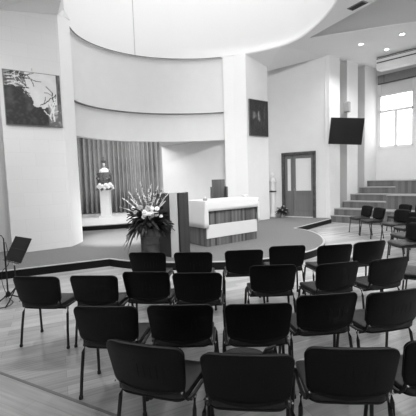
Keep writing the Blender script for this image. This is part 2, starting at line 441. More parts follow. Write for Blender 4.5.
fs = front[:2] + [front[2]] + smooth_open(front[2:], 2)
fs = [p for i, p in enumerate(fs) if i == 0 or math.dist(p, fs[i-1]) > 1e-4]
mb = MB(); mb.prism([(p[0], p[1]) for p in fs] + [(4.47, 12.44), (4.47, 12.68), (2.45, 14.0), (-6.9, 14.0)], 0.0, .157)
pf = struct(mb.build('floor_platform', M['carpet']))
edge_line = fs + [(4.47, 12.44)]
def ribbon(line, w0, w1, z0, z1):
    mb = MB(); n = len(line); off_ = []
    for i in range(n):
        a = line[max(i-1, 0)]; b = line[min(i+1, n-1)]; d = Vector((b[0]-a[0], b[1]-a[1])).normalized(); off_.append(Vector((-d.y, d.x)))
    rows = []
    for p, m in zip(line, off_):
        a = (p[0] + m.x*w0, p[1] + m.y*w0); b = (p[0] + m.x*w1, p[1] + m.y*w1)
        rows.append([mb.bm.verts.new((*a, z0)), mb.bm.verts.new((*a, z1)), mb.bm.verts.new((*b, z1)), mb.bm.verts.new((*b, z0))])
    for r, t in zip(rows, rows[1:]):
        for k in range(4): mb.bm.faces.new((r[k], t[k], t[(k+1) % 4], r[(k+1) % 4]))
    mb.bm.faces.new(rows[0]); mb.bm.faces.new(rows[-1][::-1])
    bmesh.ops.recalc_face_normals(mb.bm, faces=mb.bm.faces[:])
    return mb
o = ribbon(edge_line, -.012, .01, .001, .150).build('riser', M['riser'], pf)
o = ribbon(edge_line, -.016, .034, .148, .162).build('nosing', M['nosing'], pf)
st2 = [(-4.75, 11.2), (-4.16, 11.38), (-3.15, 11.63), (-2.3, 11.98), (-1.2, 12.42), (-.2, 12.78), (.75, 13.05)]
mb = MB(); mb.prism(st2 + [(.75, 13.1), (-1.95, 15.7), (-1.95, 16.6), (-6.4, 16.2)], .157, .317)
sp = struct(mb.build('floor_niche', M['niche']))
ribbon(st2, -.012, .008, .158, .300).build('riser', M['riser'], sp)
ribbon(st2, -.016, .05, .300, .322).build('nosing', M['nosing'], sp)

# ------------------------------------------------------------------ bleacher (stepped timber seating)
bl = thing('tiered_seating', 'stepped timber seating with stairs rising along the white wall below the window', 'bleacher', (4.5, 12.72, 0))
ev = Vector((.68, -.733))
def Lp(px, t):
    p = W(px); return (p[0] + ev.x*t - 4.5 + .012, p[1] + ev.y*t - 12.72 - .012)
def Lend(px):
    p = W(px); t = (8.95 - p[0])/ev.x
    return (p[0] + ev.x*t - 4.5, p[1] + ev.y*t - 12.72)
xs = [4.56, 4.73, 5.15, 5.58, 6.07, 6.54]
corner = (7.1 - 4.5, 14.5 - 12.72 - .04); far = (8.95 - 4.5, 14.5 - 1.85/.905 - 12.72 - .04)
for k, t in ((0, 1.6), (2, 1.58), (4, 1.34)):
    z0 = .49 * (k//2)
    poly = [Lp(xs[k+1], 0), Lp(xs[k+1], t), Lp(xs[k], t), Lend(xs[k]), far, corner]
    mb = MB(); mb.prism(poly, z0 + .001, z0 + .46); tr = mb.build('tier', M['bleach'], bl)
    mb = MB()
    sh = lambda p: (p[0] + .02*ev.y, p[1] - .02*ev.x)
    poly2 = [sh(Lp(xs[k+1], 0)), sh(Lp(xs[k+1], t)), sh(Lp(xs[k], t)), sh(Lend(xs[k])), far, corner]
    mb.prism(poly2, z0 + .46, z0 + .49); mb.build('tread', M['tread'], tr)
    mb = MB(); mb.prism([Lp(xs[k], 0), Lp(xs[k], t), Lp(xs[k+1], t), Lp(xs[k+1], 0)], z0 + .001, z0 + .22); sr = mb.build('stair_step', M['bleach'], bl)
    mb = MB(); mb.prism([sh(Lp(xs[k], 0)), sh(Lp(xs[k], t)), Lp(xs[k+1], t), Lp(xs[k+1], 0)], z0 + .22, z0 + .245); mb.build('tread', M['tread'], sr)

# ------------------------------------------------------------------ door
dr = bpy.data.objects.new('door_1', None); COL.objects.link(dr); struct(dr)
dl0, dl1 = along(DA, DB, .0), along(DA, DB, .725); da = ang2(dl0, dl1); dw = math.dist(dl0, dl1)
dr.location = (*dl0, .16); dr.rotation_euler = (0, 0, da)
mb = MB()
mb.box((.05, 0, 1.25), (.10, .16, 2.5)); mb.box((dw-.05, 0, 1.25), (.10, .16, 2.5)); mb.box((dw/2, 0, 2.45), (dw, .16, .10))
mb.build('door_frame', M['doorframe'], dr)
lv = .42
def leafdoor(x0, x1, gx0, gx1):
    mb = MB(); z0, z1 = .02, 2.39; gz0, gz1 = 1.02, 2.26; t = .045; y = .05
    mb.box(((x0+gx0)/2, y, (z0+z1)/2), (gx0-x0, t, z1-z0)); mb.box(((x1+gx1)/2, y, (z0+z1)/2), (x1-gx1, t, z1-z0))
    mb.box(((gx0+gx1)/2, y, (gz1+z1)/2), (gx1-gx0, t, z1-gz1)); mb.box(((gx0+gx1)/2, y, gz0-.06), (gx1-gx0, t, .12))
    mb.box(((gx0+gx1)/2, y, .12), (gx1-gx0, t, .20)); mb.box(((gx0+gx1)/2, y + .012, .56), (gx1-gx0, .02, .70))
    d = mb.build('door_leaf', M['door'], dr)
    mb = MB(); mb.box(((gx0+gx1)/2, y, (gz0+gz1)/2), (gx1-gx0, .012, gz1-gz0)); mb.build('pane', M['frosted'], d)
    return d
leafdoor(.10, lv, .20, .335)
d2 = leafdoor(lv + .012, dw - .10, lv + .11, dw - .19)
mb = MB(); mb.box((lv + .06, .02, 1.05), (.035, .012, .20)); mb.tube([(lv + .06, .02, 1.07), (lv + .06, -.035, 1.07), (lv + .15, -.04, 1.07)], .009); mb.build('handle', M['chrome'], d2)
mb = MB(); mb.box((dw/2, -.02, .006), (dw - .2, .2, .012)); mb.build('threshold', M['white'], dr)
mb = MB(); mb.box((dw/2, .2, 1.2), (dw + .3, .05, 2.9)); struct(mb.build('wall_behind_door', M['wall'])); o = bpy.data.objects['wall_behind_door']; o.location = dr.location; o.rotation_euler = dr.rotation_euler

# ------------------------------------------------------------------ altar, cloth and what stands on it
AL = (-.05, 7.91); AA = math.radians(35.5); AW, AD = 1.58, .74
al = thing('altar', 'altar clad in dark striped timber with a white band across its front', 'altar', (*AL, .157), AA)
mb = MB(); mb.box((AW/2, AD/2, .0975), (AW, AD, .195)); mb.build('base', M['altarwood'], al)
mb = MB(); mb.box((AW/2, AD/2, .3525), (AW - .02, AD - .02, .315))
mb.box((AW/2 - .0, -.008, .3525), (AW + .01, .03, .315), bev=.004); mb.build('white_band', M['stone'], al)
mb = MB(); mb.box((AW/2, AD/2, .76), (AW - .004, AD - .004, .50)); mb.build('upper_panel', M['altarwood'], al)
mb = MB(); mb.box((-.006, AD/2, .40), (.014, AD - .02, .78)); mb.build('end_panel', M['altarside'], al)
mb = MB(); mb.box((AW/2, AD/2, 1.035), (AW + .06, AD + .06, .05), bev=.01); mb.build('mensa', M['stone'], al)
for x in (0.03, .55, 1.05, AW-.03):
    mb = MB(); mb.box((x, -.006, .72), (.012, .012, .40)); mb.build('batten', M['altarwood'], al)
# cloth: flat top, short drop at front and back, long drops over both ends with folded corners
mb = MB(); ov = .045; top = 1.068
nx, ny = 26, 12
def cloth_pt(u, v):
    # u along width (-a..AW+a), v along depth; outside the top it hangs down
    x = min(max(u, -ov), AW + ov); y = min(max(v, -ov), AD + ov)
    du = abs(u - x); dv = abs(v - y); z = top
    sgx = -1 if u < x else 1; sgy = -1 if v < y else 1
    wav = .012*math.sin(11*(u+v))
    if du and dv:      # the corner falls in a fold wrapped round onto the long face
        z -= max(dv, du*.97) + .12*min(du, dv); x -= sgx*dv*.26; y += sgy*(.022 + .05*dv)
    elif du: z -= du; x += sgx*(.004 + .05*du + abs(wav)*min(1, du*4))
    elif dv: z -= dv; y += sgy*(.004 + .05*dv + abs(wav)*.5*min(1, dv*6))
    return (x, y, z)
us = [-ov-.62, -ov-.5, -ov-.36, -ov-.2, -ov-.08, -ov] + [-ov + (AW+2*ov)*i/18 for i in range(1, 18)] + [AW+ov, AW+ov+.08, AW+ov+.2, AW+ov+.36, AW+ov+.5, AW+ov+.62]
vs_ = [-ov-.235, -ov-.16, -ov-.09, -ov-.03, -ov] + [-ov + (AD+2*ov)*i/8 for i in range(1, 8)] + [AD+ov, AD+ov+.06, AD+ov+.24]
gridv = [[mb.bm.verts.new(cloth_pt(u, v)) for v in vs_] for u in us]
for i in range(len(us)-1):
    for j in range(len(vs_)-1): mb.bm.faces.new((gridv[i][j], gridv[i+1][j], gridv[i+1][j+1], gridv[i][j+1]))
ac = mb.build('altar_cloth', M['cloth'], smooth=True, loc=(*AL, .157)); ac.rotation_euler = (0, 0, AA)
md = ac.modifiers.new('t', 'SOLIDIFY'); md.thickness = .004; md.offset = 1
tag(ac, 'white linen cloth draped over the altar with long ends hanging down', 'tablecloth')
def on_altar(x, y, z=1.23): 
    c, s = math.cos(AA), math.sin(AA); return (AL[0] + x*c - y*s, AL[1] + x*s + y*c, z)
t = thing('candle_holder', 'low glass candle holder on the left end of the altar cloth', 'candle holder', on_altar(.10, .16))
mb = MB(); mb.lathe([(.045, 0), (.055, .01), (.05, .05), (.045, .055)], 16); mb.build('dish', M['speaker'], t, True)
mb = MB(); mb.lathe([(.022, .02), (.022, .09), (.004, .095)], 12); mb.build('candle', M['white'], t, True)
t = thing('altar_bowl', 'small white bowl with a dark rim on the right end of the altar cloth', 'bowl', on_altar(1.38, .2))
mb = MB(); mb.lathe([(.03, 0), (.035, .008), (.075, .06), (.08, .075), (.07, .072), (.03, .02)], 20); mb.build('bowl', M['white'], t, True)
mb = MB(); mb.lathe([(.03, .02), (.05, .05), (.02, .075)], 12); mb.build('wafer_heap', M['stone'], t, True)

# ------------------------------------------------------------------ celebrant's chair behind the altar
t = thing('celebrant_chair', 'tall-backed dark timber chair with side panels behind the altar', 'chair', (.35, 10.55, .157), math.radians(4))
mb = MB(); mb.box((0, .12, .83), (.40, .05, 1.46), bev=.006); mb.build('backrest', M['chairwood'], t)
for sx in (-1, 1):
    mb = MB(); mb.box((sx*.225, .0, .67), (.05, .42, 1.34), bev=.006); mb.build('side_panel', M['chairwood'], t)
mb = MB(); mb.box((0, -.03, .44), (.40, .28, .06), bev=.006); mb.build('seat', M['chairwood'], t)
mb = MB(); mb.box((0, -.03, .50), (.38, .27, .06), bev=.02); mb.build('seat_cushion', M['bloom2'], t, True)
mb = MB(); mb.box((0, .02, .05), (.40, .2, .10)); mb.build('plinth', M['chairwood'], t)

# ------------------------------------------------------------------ ambo
t = thing('ambo', 'tall timber ambo with a white front strip between two dark panels', 'lectern', (-.70, 7.2, .157))
ZT = 1.315
mb = MB(); mb.prism([(-.075, -.26), (.078, -.26), (.11, .12), (-.10, .12)], 0, ZT + .004); mb.build('front_strip', M['strip'], t)
mb = MB(); mb.prism([(-.36, .02), (-.085, -.245), (-.078, -.20), (-.32, .05)], 0, ZT - .01); mb.build('left_panel', M['ambo'], t)
mb = MB(); mb.prism([(.088, -.24), (.115, -.27), (.285, .14), (.25, .17)], .0, ZT); mb.build('right_panel', M['ambodark'], t)
mb = MB(); mb.box((0, .1, ZT - .06), (.46, .40, .025), rot=Matrix.Rotation(math.radians(-14), 4, 'X')); mb.build('reading_desk', M['ambo'], t)
mb = MB(); mb.prism([(-.28, .03), (.22, .03), (.22, .12), (-.28, .12)], 0, .9); mb.build('core', M['ambo'], t)

# ------------------------------------------------------------------ flower pedestal and arrangement
VX, VY = -1.195, 6.88
t = thing('flower_pedestal', 'round dark wooden pedestal beside the ambo carrying the large bouquet', 'pedestal', (VX, VY, .157))
mb = MB(); mb.lathe([(.180, 0), (.19, .012), (.188, .05), (.182, .3), (.188, .52), (.196, .60), (.196, .63), (.17, .63)], 28); mb.build('drum', M['stump'], t, True)
mb = MB()
for z in (.12, .31, .46): mb.lathe([(.183, z), (.192, z+.006), (.183, z+.012)], 28)
mb.build('hoop', M['doorframe'], t, True)
fl = thing('flower_arrangement', 'large bouquet of pale blooms, tall sprays and dark drooping leaves on the round pedestal', 'flowers', (VX, VY, .157 + .632))
mb = MB(); mb.lathe([(.11, 0), (.13, .02), (.15, .10), (.14, .11)], 18); mb.build('bowl', M['doorframe'], fl, True)
mb = MB()
for i in range(230):
    a = random.uniform(0, 2*PI); el = random.uniform(-.75, .75)
    d = Vector((math.cos(a)*math.cos(el)*1.15, math.sin(a)*math.cos(el)*.8, math.sin(el)))
    p = Vector((.13*math.cos(a), .11*math.sin(a), .10 + .16*max(0, math.sin(el)) + random.uniform(-.02, .1)))
    mb.leaf(p, d, random.uniform(.18, .38), random.uniform(.05, .10), random.uniform(.1, .6))
for i in range(12):
    a = PI + random.uniform(-.5, .8)
    mb.leaf((.20*math.cos(a), .16*math.sin(a), .06), (math.cos(a), math.sin(a)*.8, random.uniform(-1.2, -.2)), random.uniform(.26, .40), .06, .6)
for i in range(12):
    a = random.uniform(-.6, .3)
    mb.leaf((.16*math.cos(a), .14*math.sin(a), .14), (math.cos(a), math.sin(a)-.3, random.uniform(-.3, .25)), random.uniform(.28, .40), .08, .35)
mb.build('foliage', M['leaf'], fl, 'all')
for (x, z, r, k) in ((-.02, .33, .085, 0), (.08, .29, .075, 0), (.17, .30, .06, 0), (-.21, .34, .055, 1), (.03, .42, .06, 1), (.20, .40, .05, 0), (-.12, .44, .05, 1), (.10, .40, .055, 0), (.27, .24, .045, 0), (-.06, .25, .05, 0), (-.28, .42, .04, 0)):
    mb = MB(); mb.bloom((x, -.20 - .05*random.random() + abs(x)*.3, z), r); mb.build('bloom', M['bloom'] if k == 0 else M['bloom2'], fl)
for (x, z, y) in ((-.42, .62, -.05), (-.32, .74, .0), (-.20, .80, .05), (-.10, .93, .0), (.03, .78, .05), (.09, .88, -.05), (.20, .84, 0), (.30, .80, -.05), (.40, .72, 0), (-.46, .45, -.1), (.34, .54, -.15), (-.27, .60, -.1), (.14, .70, -.1), (-.02, .66, -.1)):
    mb = MB(); b0 = Vector((x*.2, 0, .15)); tip = Vector((x*1.14 - .02, y, z))
    pts = [b0.lerp(tip, f) + Vector((0, 0, .05*math.sin(PI*f))) for f in (0, .25, .5, .75, 1)]
    mb.tube(pts, [.006, .005, .004, .003, .002], 5)
    arc = lambda f: b0.lerp(tip, f) + Vector((0, 0, .05*math.sin(PI*f)))
    for f in (.3, .4, .5, .6, .7, .8): mb.leaf(arc(f), (random.uniform(-1, 1), random.uniform(-1, .4), .6), .11, .03, .3)
    sp_ = mb.build('spray', M['leaf2'], fl, 'all')
    mb = MB()
    for f in [.42 + .58*i/23 for i in range(24)]:
        c = arc(f); mb.ball(c + Vector((random.uniform(-.010, .010), random.uniform(-.012, .006), 0)), random.uniform(.013, .019)*(1.15 - .5*f), 1)
    mb.build('buds', M['bud'], sp_)

# ------------------------------------------------------------------ niche: curtain, pedestal, statue, flowers
mb = MB(); CA, CB = (-6.3, 15.75), (-2.22, 16.22)
n = 420; L_ = math.dist(CA, CB); ux, uy = (CB[0]-CA[0])/L_, (CB[1]-CA[1])/L_
rows = []
for i in range(n+1):
    s_ = L_*i/n; ph = 2*PI*s_/.205 + 1.2*math.sin(s_*2.3) + .8*math.sin(s_*5.1)
    am = .12 + .03*math.sin(s_*3.7)
    col = []
    for z, k in ((.34, 1.15), (1.4, 1.08), (2.7, 1.0), (4.06, .85)):
        d = am*k*(math.sin(ph + .25*math.sin(z*1.3 + s_)) + .25*math.sin(2*ph))
        col.append(mb.bm.verts.new((CA[0] + ux*s_ - uy*d*-1*-1, CA[1] + uy*s_ + ux*d, z)))
    rows.append(col)
for a, b in zip(rows, rows[1:]):
    for k in range(3): mb.bm.faces.new((a[k], b[k], b[k+1], a[k+1]))
cu = mb.build('curtain', M['curtain'], smooth='all'); md = cu.modifiers.new('t', 'SOLIDIFY'); md.thickness = .006
tag(cu, 'floor-length pleated grey curtain across the back of the lit niche', 'curtain')
mb = MB(); mb.tube([(-6.25, 15.83, 4.08), (-2.2, 16.30, 4.08)], .014); mb.build('rail', M['doorframe'], cu)
PX, PY = -4.21, 14.2
t = thing('statue_pedestal', 'plain white square pedestal under the robed statue in the niche', 'pedestal', (PX, PY, .317))
mb = MB(); mb.box((0, 0, .03), (.50, .46, .06), bev=.005); mb.build('plinth', M['white'], t)
mb = MB(); mb.box((0, 0, .58), (.36, .34, 1.04), bev=.008); mb.build('shaft', M['white'], t)
mb = MB(); mb.box((0, 0, 1.115), (.44, .42, .03), bev=.004); mb.build('cap', M['white'], t)
ZP = .317 + 1.131
stt = thing('robed_statue', 'crowned statue in a dark flaring robe with a white collar before the curtain', 'statue', (PX, PY, ZP))
mb = MB()
mb.lathe([(.20, 0), (.235, .02), (.25, .15), (.262, .32), (.25, .50), (.215, .66), (.185, .76), (.12, .84), (.055, .88)], 40, sx=1.12, sy=.75, fold=.05, nf=9)
for sx in (-1, 1):   # sleeves bent forward
    mb.tube([(sx*.17, 0, .76), (sx*.235, -.03, .62), (sx*.26, -.08, .47), (sx*.20, -.17, .44)], [.07, .08, .075, .055], 10)
mb.build('robe', M['robe'], stt, 'all')
mb = MB()
mb.lathe([(.19, .70), (.185, .76), (.13, .84), (.07, .885), (.05, .90)], 28, sx=1.16, sy=.85, fold=.04, nf=10); mb.build('collar', M['white'], stt, 'all')
mb = MB(); mb.lathe([(.035, .87), (.04, .91), (.062, .94), (.078, .99), (.08, 1.04), (.065, 1.09), (.03, 1.115)], 20, sx=.92, sy=1.0)
mb.ball((0, -.08, 1.01), .014, 1, (1, 1, 1.8)); mb.box((0, -.076, .972), (.03, .01, .008))
for sx in (-1, 1): mb.ball((sx*.028, -.072, 1.035), .009, 1); mb.ball((sx*.075, 0, 1.02), .016, 1, (.5, 1, 1.4))
mb.build('head', M['skin'], stt, 'all')
mb = MB(); mb.lathe([(.085, .96), (.09, 1.03), (.085, 1.08), (.05, 1.12), (.02, 1.13)], 20, c=(0, .018, 0), sx=1, sy=.92); mb.build('hair', M['robe'], stt, 'all')
mb = MB(); mb.lathe([(.07, 1.10), (.085, 1.11), (.10, 1.18), (.06, 1.21), (.02, 1.23), (.012, 1.27)], 16, fold=.06, nf=8); mb.box((0, 0, 1.30), (.015, .015, .09)); mb.box((0, 0, 1.31), (.055, .015, .015)); mb.build('crown', M['crown'], stt)
for sx in (-1, 1):
    mb = MB(); h = Vector((sx*.185, -.19, .445)); mb.ball(h, .03, 2, (.8, 1.2, .7))
    for k in range(4): mb.tube([h + Vector((sx*(-.02 + .012*k), -.02, 0)), h + Vector((sx*(-.024 + .013*k), -.055, .01)), h + Vector((sx*(-.024 + .013*k), -.075 + .006*abs(k-1.5), .0))], [.008, .007, .005], 6)
    mb.tube([h + Vector((-sx*.025, 0, .01)), h + Vector((-sx*.045, -.025, .02)), h + Vector((-sx*.042, -.045, .025))], [.009, .008, .006], 6)
    mb.build('hand', M['skin'], stt, 'all')
sf = thing('statue_flowers', 'wreath of white blooms and small leaves at the feet of the robed statue', 'flowers', (PX, PY, ZP))
mb = MB()
for i in range(46):
    a = random.uniform(PI*.95, PI*2.05); mb.leaf((.26*math.cos(a), .22*math.sin(a), .03), (math.cos(a), math.sin(a), random.uniform(-.3, .8)), random.uniform(.08, .16), .05, .4)
mb.build('foliage', M['leaf2'], sf, 'all')
for (x, y, z, r) in ((-.26, -.10, .07, .07), (-.22, -.20, .14, .075), (-.13, -.25, .08, .08), (-.03, -.27, .15, .085), (.06, -.27, .07, .08), (.12, -.26, .20, .085), (.20, -.22, .12, .085), (.26, -.18, .22, .08), (.31, -.10, .14, .075), (-.14, -.24, .22, .07), (.33, -.06, .05, .07), (-.30, -.02, .05, .06)):
    mb = MB(); mb.bloom((x, y, z), r, (x*1.2, -1, .45)); mb.build('bloom', M['bloom'], sf)

# ------------------------------------------------------------------ statuette and plant by the door
QX, QY = 2.60, 13.68
t = thing('wall_pedestal', 'slim white pedestal with a dark top in the corner left of the door', 'pedestal', (QX, QY, .157))
mb = MB(); mb.lathe([(.13, 0), (.13, .06), (.10, .09), (.085, .2), (.085, .85), (.10, .93), (.12, .97), (.12, .985)], 20); mb.build('shaft', M['white'], t, True)
mb = MB(); mb.lathe([(.135, .985), (.135, 1.03), (.12, 1.04)], 20); mb.build('top', M['bezel'], t, True)
t = thing('white_statuette', 'small white statuette on the slim pedestal beside the door', 'statue', (QX, QY, 1.197))
mb = MB(); mb.lathe([(.095, 0), (.10, .02), (.085, .15), (.095, .30), (.11, .40), (.10, .48), (.055, .535), (.035, .55), (.03, .565), (.05, .60), (.058, .64), (.05, .685), (.02, .71)], 24, sx=1, sy=.8, fold=.03, nf=7)
for sx in (-1, 1): mb.tube([(sx*.09, 0, .48), (sx*.125, -.03, .38), (sx*.08, -.10, .36), (sx*.02, -.11, .40)], [.03, .034, .028, .018], 8)
mb.ball((0, -.045, .635), .009, 1)
mb.build('figure', M['plaster'], t, 'all')
mb = MB(); mb.lathe([(.068, .52), (.066, .6), (.066, .66), (.045, .715), (.01, .725)], 18, c=(0, .014, 0)); mb.build('veil', M['plaster'], t, 'all')
t = thing('potted_plant', 'dark bushy potted plant with pale flowers on the carpet by the door', 'plant', (2.90, 13.36, .157))
mb = MB(); mb.lathe([(.07, 0), (.08, .01), (.105, .15), (.11, .17), (.10, .17)], 18); mb.build('pot', M['pot'], t, True)
mb = MB(); mb.lathe([(.098, .15), (.04, .16)], 14); mb.build('soil', M['soil'], t)
mb = MB()
for i in range(110):
    a = random.uniform(0, 2*PI); el = random.uniform(-.35, 1.4)
    mb.leaf((.05*math.cos(a), .05*math.sin(a), .17 + .16*random.random()), (math.cos(a)*math.cos(el), math.sin(a)*math.cos(el), math.sin(el)), random.uniform(.13, .25), .075, .4)
mb.build('foliage', M['leaf'], t, 'all')
for (x, z) in ((-.12, .38), (.02, .46), (.13, .36), (-.03, .30), (.10, .24)):
    mb = MB(); mb.bloom((x, -.17, z), .032); mb.build('bloom', M['bloom2'], t)

# ------------------------------------------------------------------ screen, speaker, air conditioner, blind, lights, vent
TV = thing('television', 'black wall-mounted flat screen tilted out over the stepped seating', 'television', (4.97, 12.32, 3.265), math.radians(-9))
tl = Matrix.Rotation(math.radians(9), 4, 'X') @ Matrix.Rotation(math.radians(4.5), 4, 'Y')
mb = MB(); mb.box((0, 0, 0), (1.13, .05, .92), rot=tl, bev=.01); body = mb.build('body', M['bezel'], TV)
mb = MB(); mb.box(tl @ Vector((0, -.026, .01)), (1.10, .006, .88), rot=tl); mb.build('screen', M['screen'], TV)
mb = MB(); mb.tube([(0, .03, .0), (.0, .3, .05), (.02, .62, .05)], .03); mb.box((.02, .63, .05), (.25, .03, .30), rz=math.radians(34)); mb.build('wall_bracket', M['blackmetal'], TV)
pS = W(5.30)
t = thing('wall_speaker', 'pale grey loudspeaker mounted in the wall strip above the screen', 'speaker', (5.28, 13.04, 4.06), math.radians(-28))
mb = MB(); mb.prism([(-.085, -.10), (.085, -.10), (.12, .12), (-.12, .12)], 0, .36); mb.build('cabinet', M['speaker'], t)
mb = MB(); mb.box((0, -.106, .18), (.14, .012, .32), bev=.004); mb.build('grille', M['grille'], t)
mb = MB(); mb.tube([(0, .12, .2), (0, .26, .2)], .02); mb.build('bracket', M['blackmetal'], t)
QA, QB = Vector((6.42, 13.15)), Vector((7.95, 11.62)); qd = (QB-QA).normalized(); qn = Vector((qd.y, -qd.x))
if qn.y > 0: qn = -qn      # qn faces the room
qa = math.atan2(qd.y, qd.x); QL = (QB-QA).length
t = thing('air_conditioner', 'long white air conditioner hanging from the ceiling before the window, dark slot along its face', 'air conditioner', (QA.x, QA.y, 5.58), qa)
prof = [(0, .10), (.03, .035), (.10, 0), (.50, .02), (.56, .10), (.56, .40), (0, .40)]
mb = MB(); A_ = [mb.bm.verts.new((0, y, z)) for y, z in prof]; B_ = [mb.bm.verts.new((QL, y, z)) for y, z in prof]
mb.bm.faces.new(A_); mb.bm.faces.new(B_[::-1])
for i in range(len(prof)): mb.bm.faces.new((A_[i], B_[i], B_[(i+1) % len(prof)], A_[(i+1) % len(prof)]))
bmesh.ops.recalc_face_normals(mb.bm, faces=mb.bm.faces[:])
mb.build('casing', M['acwhite'], t)
mb = MB(); mb.box((QL/2, -.006, .235), (QL - .03, .014, .035)); mb.build('air_slot', M['slot'], t)
mb = MB(); mb.box((QL/2, .24, .412), (QL - .02, .44, .024)); mb.build('top_grille', M['slot'], t)
mb = MB(); mb.box((QL/2, -.004, .37), (QL - .02, .01, .02)); mb.build('face_joint', M['slot'], t)
t = thing('roller_blind', 'dark grey rolled-up blind below the air conditioner at the window head', 'blind', (0, 0, 0))
mb = MB(); mb.prism(*wbar(14.44, 13.0, 5.37, 5.695, .02, .10)); mb.build('fabric', M['blind'], t)
mb = MB(); mb.prism(*wbar(14.44, 13.0, 5.35, 5.372, .03, .09)); mb.build('bottom_bar', M['bezel'], t)
mb = MB(); mb.tube([(*Vp(14.25, .13), 5.69), (*Vp(14.25, .13), 5.33)], .008, 6); mb.build('pull_cord', M['slot'], t)
dlm = None
for (x, y, lb) in ((5.23, 11.75, 'recessed ceiling lamp leftmost of the three, above the wall screen'), (6.19, 11.05, 'recessed ceiling lamp highest and rightmost of the three, beside the raised dark ceiling bay'), (6.36, 12.3, 'recessed ceiling lamp lowest of the three, right at the air conditioner')):
    t = thing('downlight', lb, 'ceiling light', (x, y, ZC - .03), 0, 'recessed ceiling lamps')
    mb = MB(); mb.lathe([(.085, 0), (.10, -.004), (.105, -.012), (.07, -.014), (.07, 0)], 20); mb.build('rim', M['ring'], t, True)
    mb = MB(); mb.lathe([(.068, -.016), (.05, -.024)], 18); mb.build('lens', M['lamp'], t)
t = thing('air_vent', 'small dark rectangular vent in the ceiling beside the drum opening', 'vent', (3.98, 9.15, ZC - .03), math.radians(-60))
mb = MB(); mb.box((0, 0, -.008), (.46, .22, .016)); mb.build('vent_frame', M['blind'], t)
mb = MB()
for k in range(5): mb.box((0, -.07 + .035*k, -.02), (.40, .012, .012))
mb.build('slats', M['slot'], t)

# ------------------------------------------------------------------ paintings
def painting(name, label, a, b, z0, z1, proud, fn, n):
    L = math.dist(a, b); an = ang2(a, b)
    t = thing(name, label, 'painting', (*a, z0), an)
    hgt = z1 - z0
    mb = MB(); mb.box((L/2, -proud/2, hgt/2), (L, proud, hgt), bev=.004); mb.build('stretcher', M['frame'], t)
    mb = MB(); vv = [[mb.bm.verts.new((.015 + (L-.03)*i/n, -proud - .002, .015 + (hgt-.03)*j/n)) for j in range(n+1)] for i in range(n+1)]
    lay = mb.bm.loops.layers.color.new('paint')
    for i in range(n):
        for j in range(n):
            f = mb.bm.faces.new((vv[i][j], vv[i+1][j], vv[i+1][j+1], vv[i][j+1]))
            for lp, (p, q) in zip(f.loops, ((i, j), (i+1, j), (i+1, j+1), (i, j+1))):
                c = fn(p/n, q/n); c = max(.004, min(.95, c)) ** (1/2.2); lp[lay] = (c, c, c, 1)
    mb.build('canvas', M['canvas'], t)
    return t
from mathutils import noise as mn
def nz(x, y, s, o=0): return mn.noise(Vector((x*s, y*s, o)))
rnd = random.Random(11)
strokes = []
def branch(x, y, a, L, w, tone, depth):
    for k in range(4):
        x2, y2 = x + math.cos(a)*L/4, y + math.sin(a)*L/4; strokes.append((x, y, x2, y2, w, tone)); x, y = x2, y2; a += rnd.uniform(-.35, .35)
        if depth and rnd.random() < .75: branch(x, y, a + rnd.choice((-1, 1))*rnd.uniform(.5, 1), L*.6, w*.7, tone, depth-1)
for k in range(5): branch(.02, .70 + .06*k, rnd.uniform(-.2, .3), .40, .010, .02, 1)
for k in range(4): branch(.06, .74 + .06*k, rnd.uniform(-.2, .35), .22, .008, .65, 1)
branch(.90, .40, 2.0, .26, .010, .03, 1); branch(.86, .10, 1.6, .34, .014, .75, 1); branch(.80, .12, 1.7, .26, .012, .7, 1); branch(.62, .40, .35, .24, .009, .04, 1)
def sd(px, py, s):
    x0, y0, x1, y1 = s[:4]; dx, dy = x1-x0, y1-y0; t = max(0, min(1, ((px-x0)*dx + (py-y0)*dy)/(dx*dx+dy*dy+1e-9)))
    return math.hypot(px-x0-dx*t, py-y0-dy*t)
def paint_left(u, v):
    w = .07*nz(u, v, 5) + .04*nz(u, v, 14, 3)
    dark = .010 + .05*max(0, nz(u, v, 6, 5)) + .035*max(0, nz(u, v, 18, 9))
    b = .36 + (.5-v)*.0 + w + max(0, .62 - v)*.75       # left bound of the pale field
    pale = 1 if (u > b and v > .36 + w - .10*(u > .8)) else 0
    c = dark + pale*(.62 + .06*nz(u, v, 8, 2))
    if v > .72 and u < .45 and not pale: c = .10 + .30*max(0, nz(u, v, 9, 7) + .25)
    if u > .93: c = .05 + .16*max(0, nz(u*3, v, 9, 4) + .2)
    if u > .76 and v < .42: c = max(c*.6, .12 + .45*max(0, nz(u, v, 13, 1)))
    for s in strokes:
        if sd(u, v, s) < s[4]: c = s[5]
    return c
pt = painting('abstract_painting', 'large painting of dark rocks and branches before a pale sky on the left pier', (-4.475, 7.873), (-3.475, 8.518), 3.10, 4.32, .045, paint_left, 84)
mb = MB(); mb.tube([(.6, -.02, 1.26), (.6, -.015, 1.31)], .012, 6); mb.build('hook', M['chrome'], pt)
def paint_right(u, v):
    c = .022 + .05*max(0, nz(u*4, v*.6, 7, 2)) + .02*nz(u, v, 20, 4)
    for cx, cw, v0, v1, am in ((.22, .07, .42, .70, .30), (.50, .06, .38, .72, .38), (.36, .05, .48, .66, .12), (.80, .05, .45, .85, .07)):
        if v0 < v < v1: c += am*math.exp(-((u-cx)/cw)**2)*(.6 + .8*nz(u, v, 12, 1))*min(1, (v-v0)*12, (v1-v)*12)
    return c
painting('dark_painting', 'narrow dark painting with two pale upright blurs on the wall right of the column', (1.54, 12.37), (2.30, 12.952), 3.23, 4.51, .05, paint_right, 56)

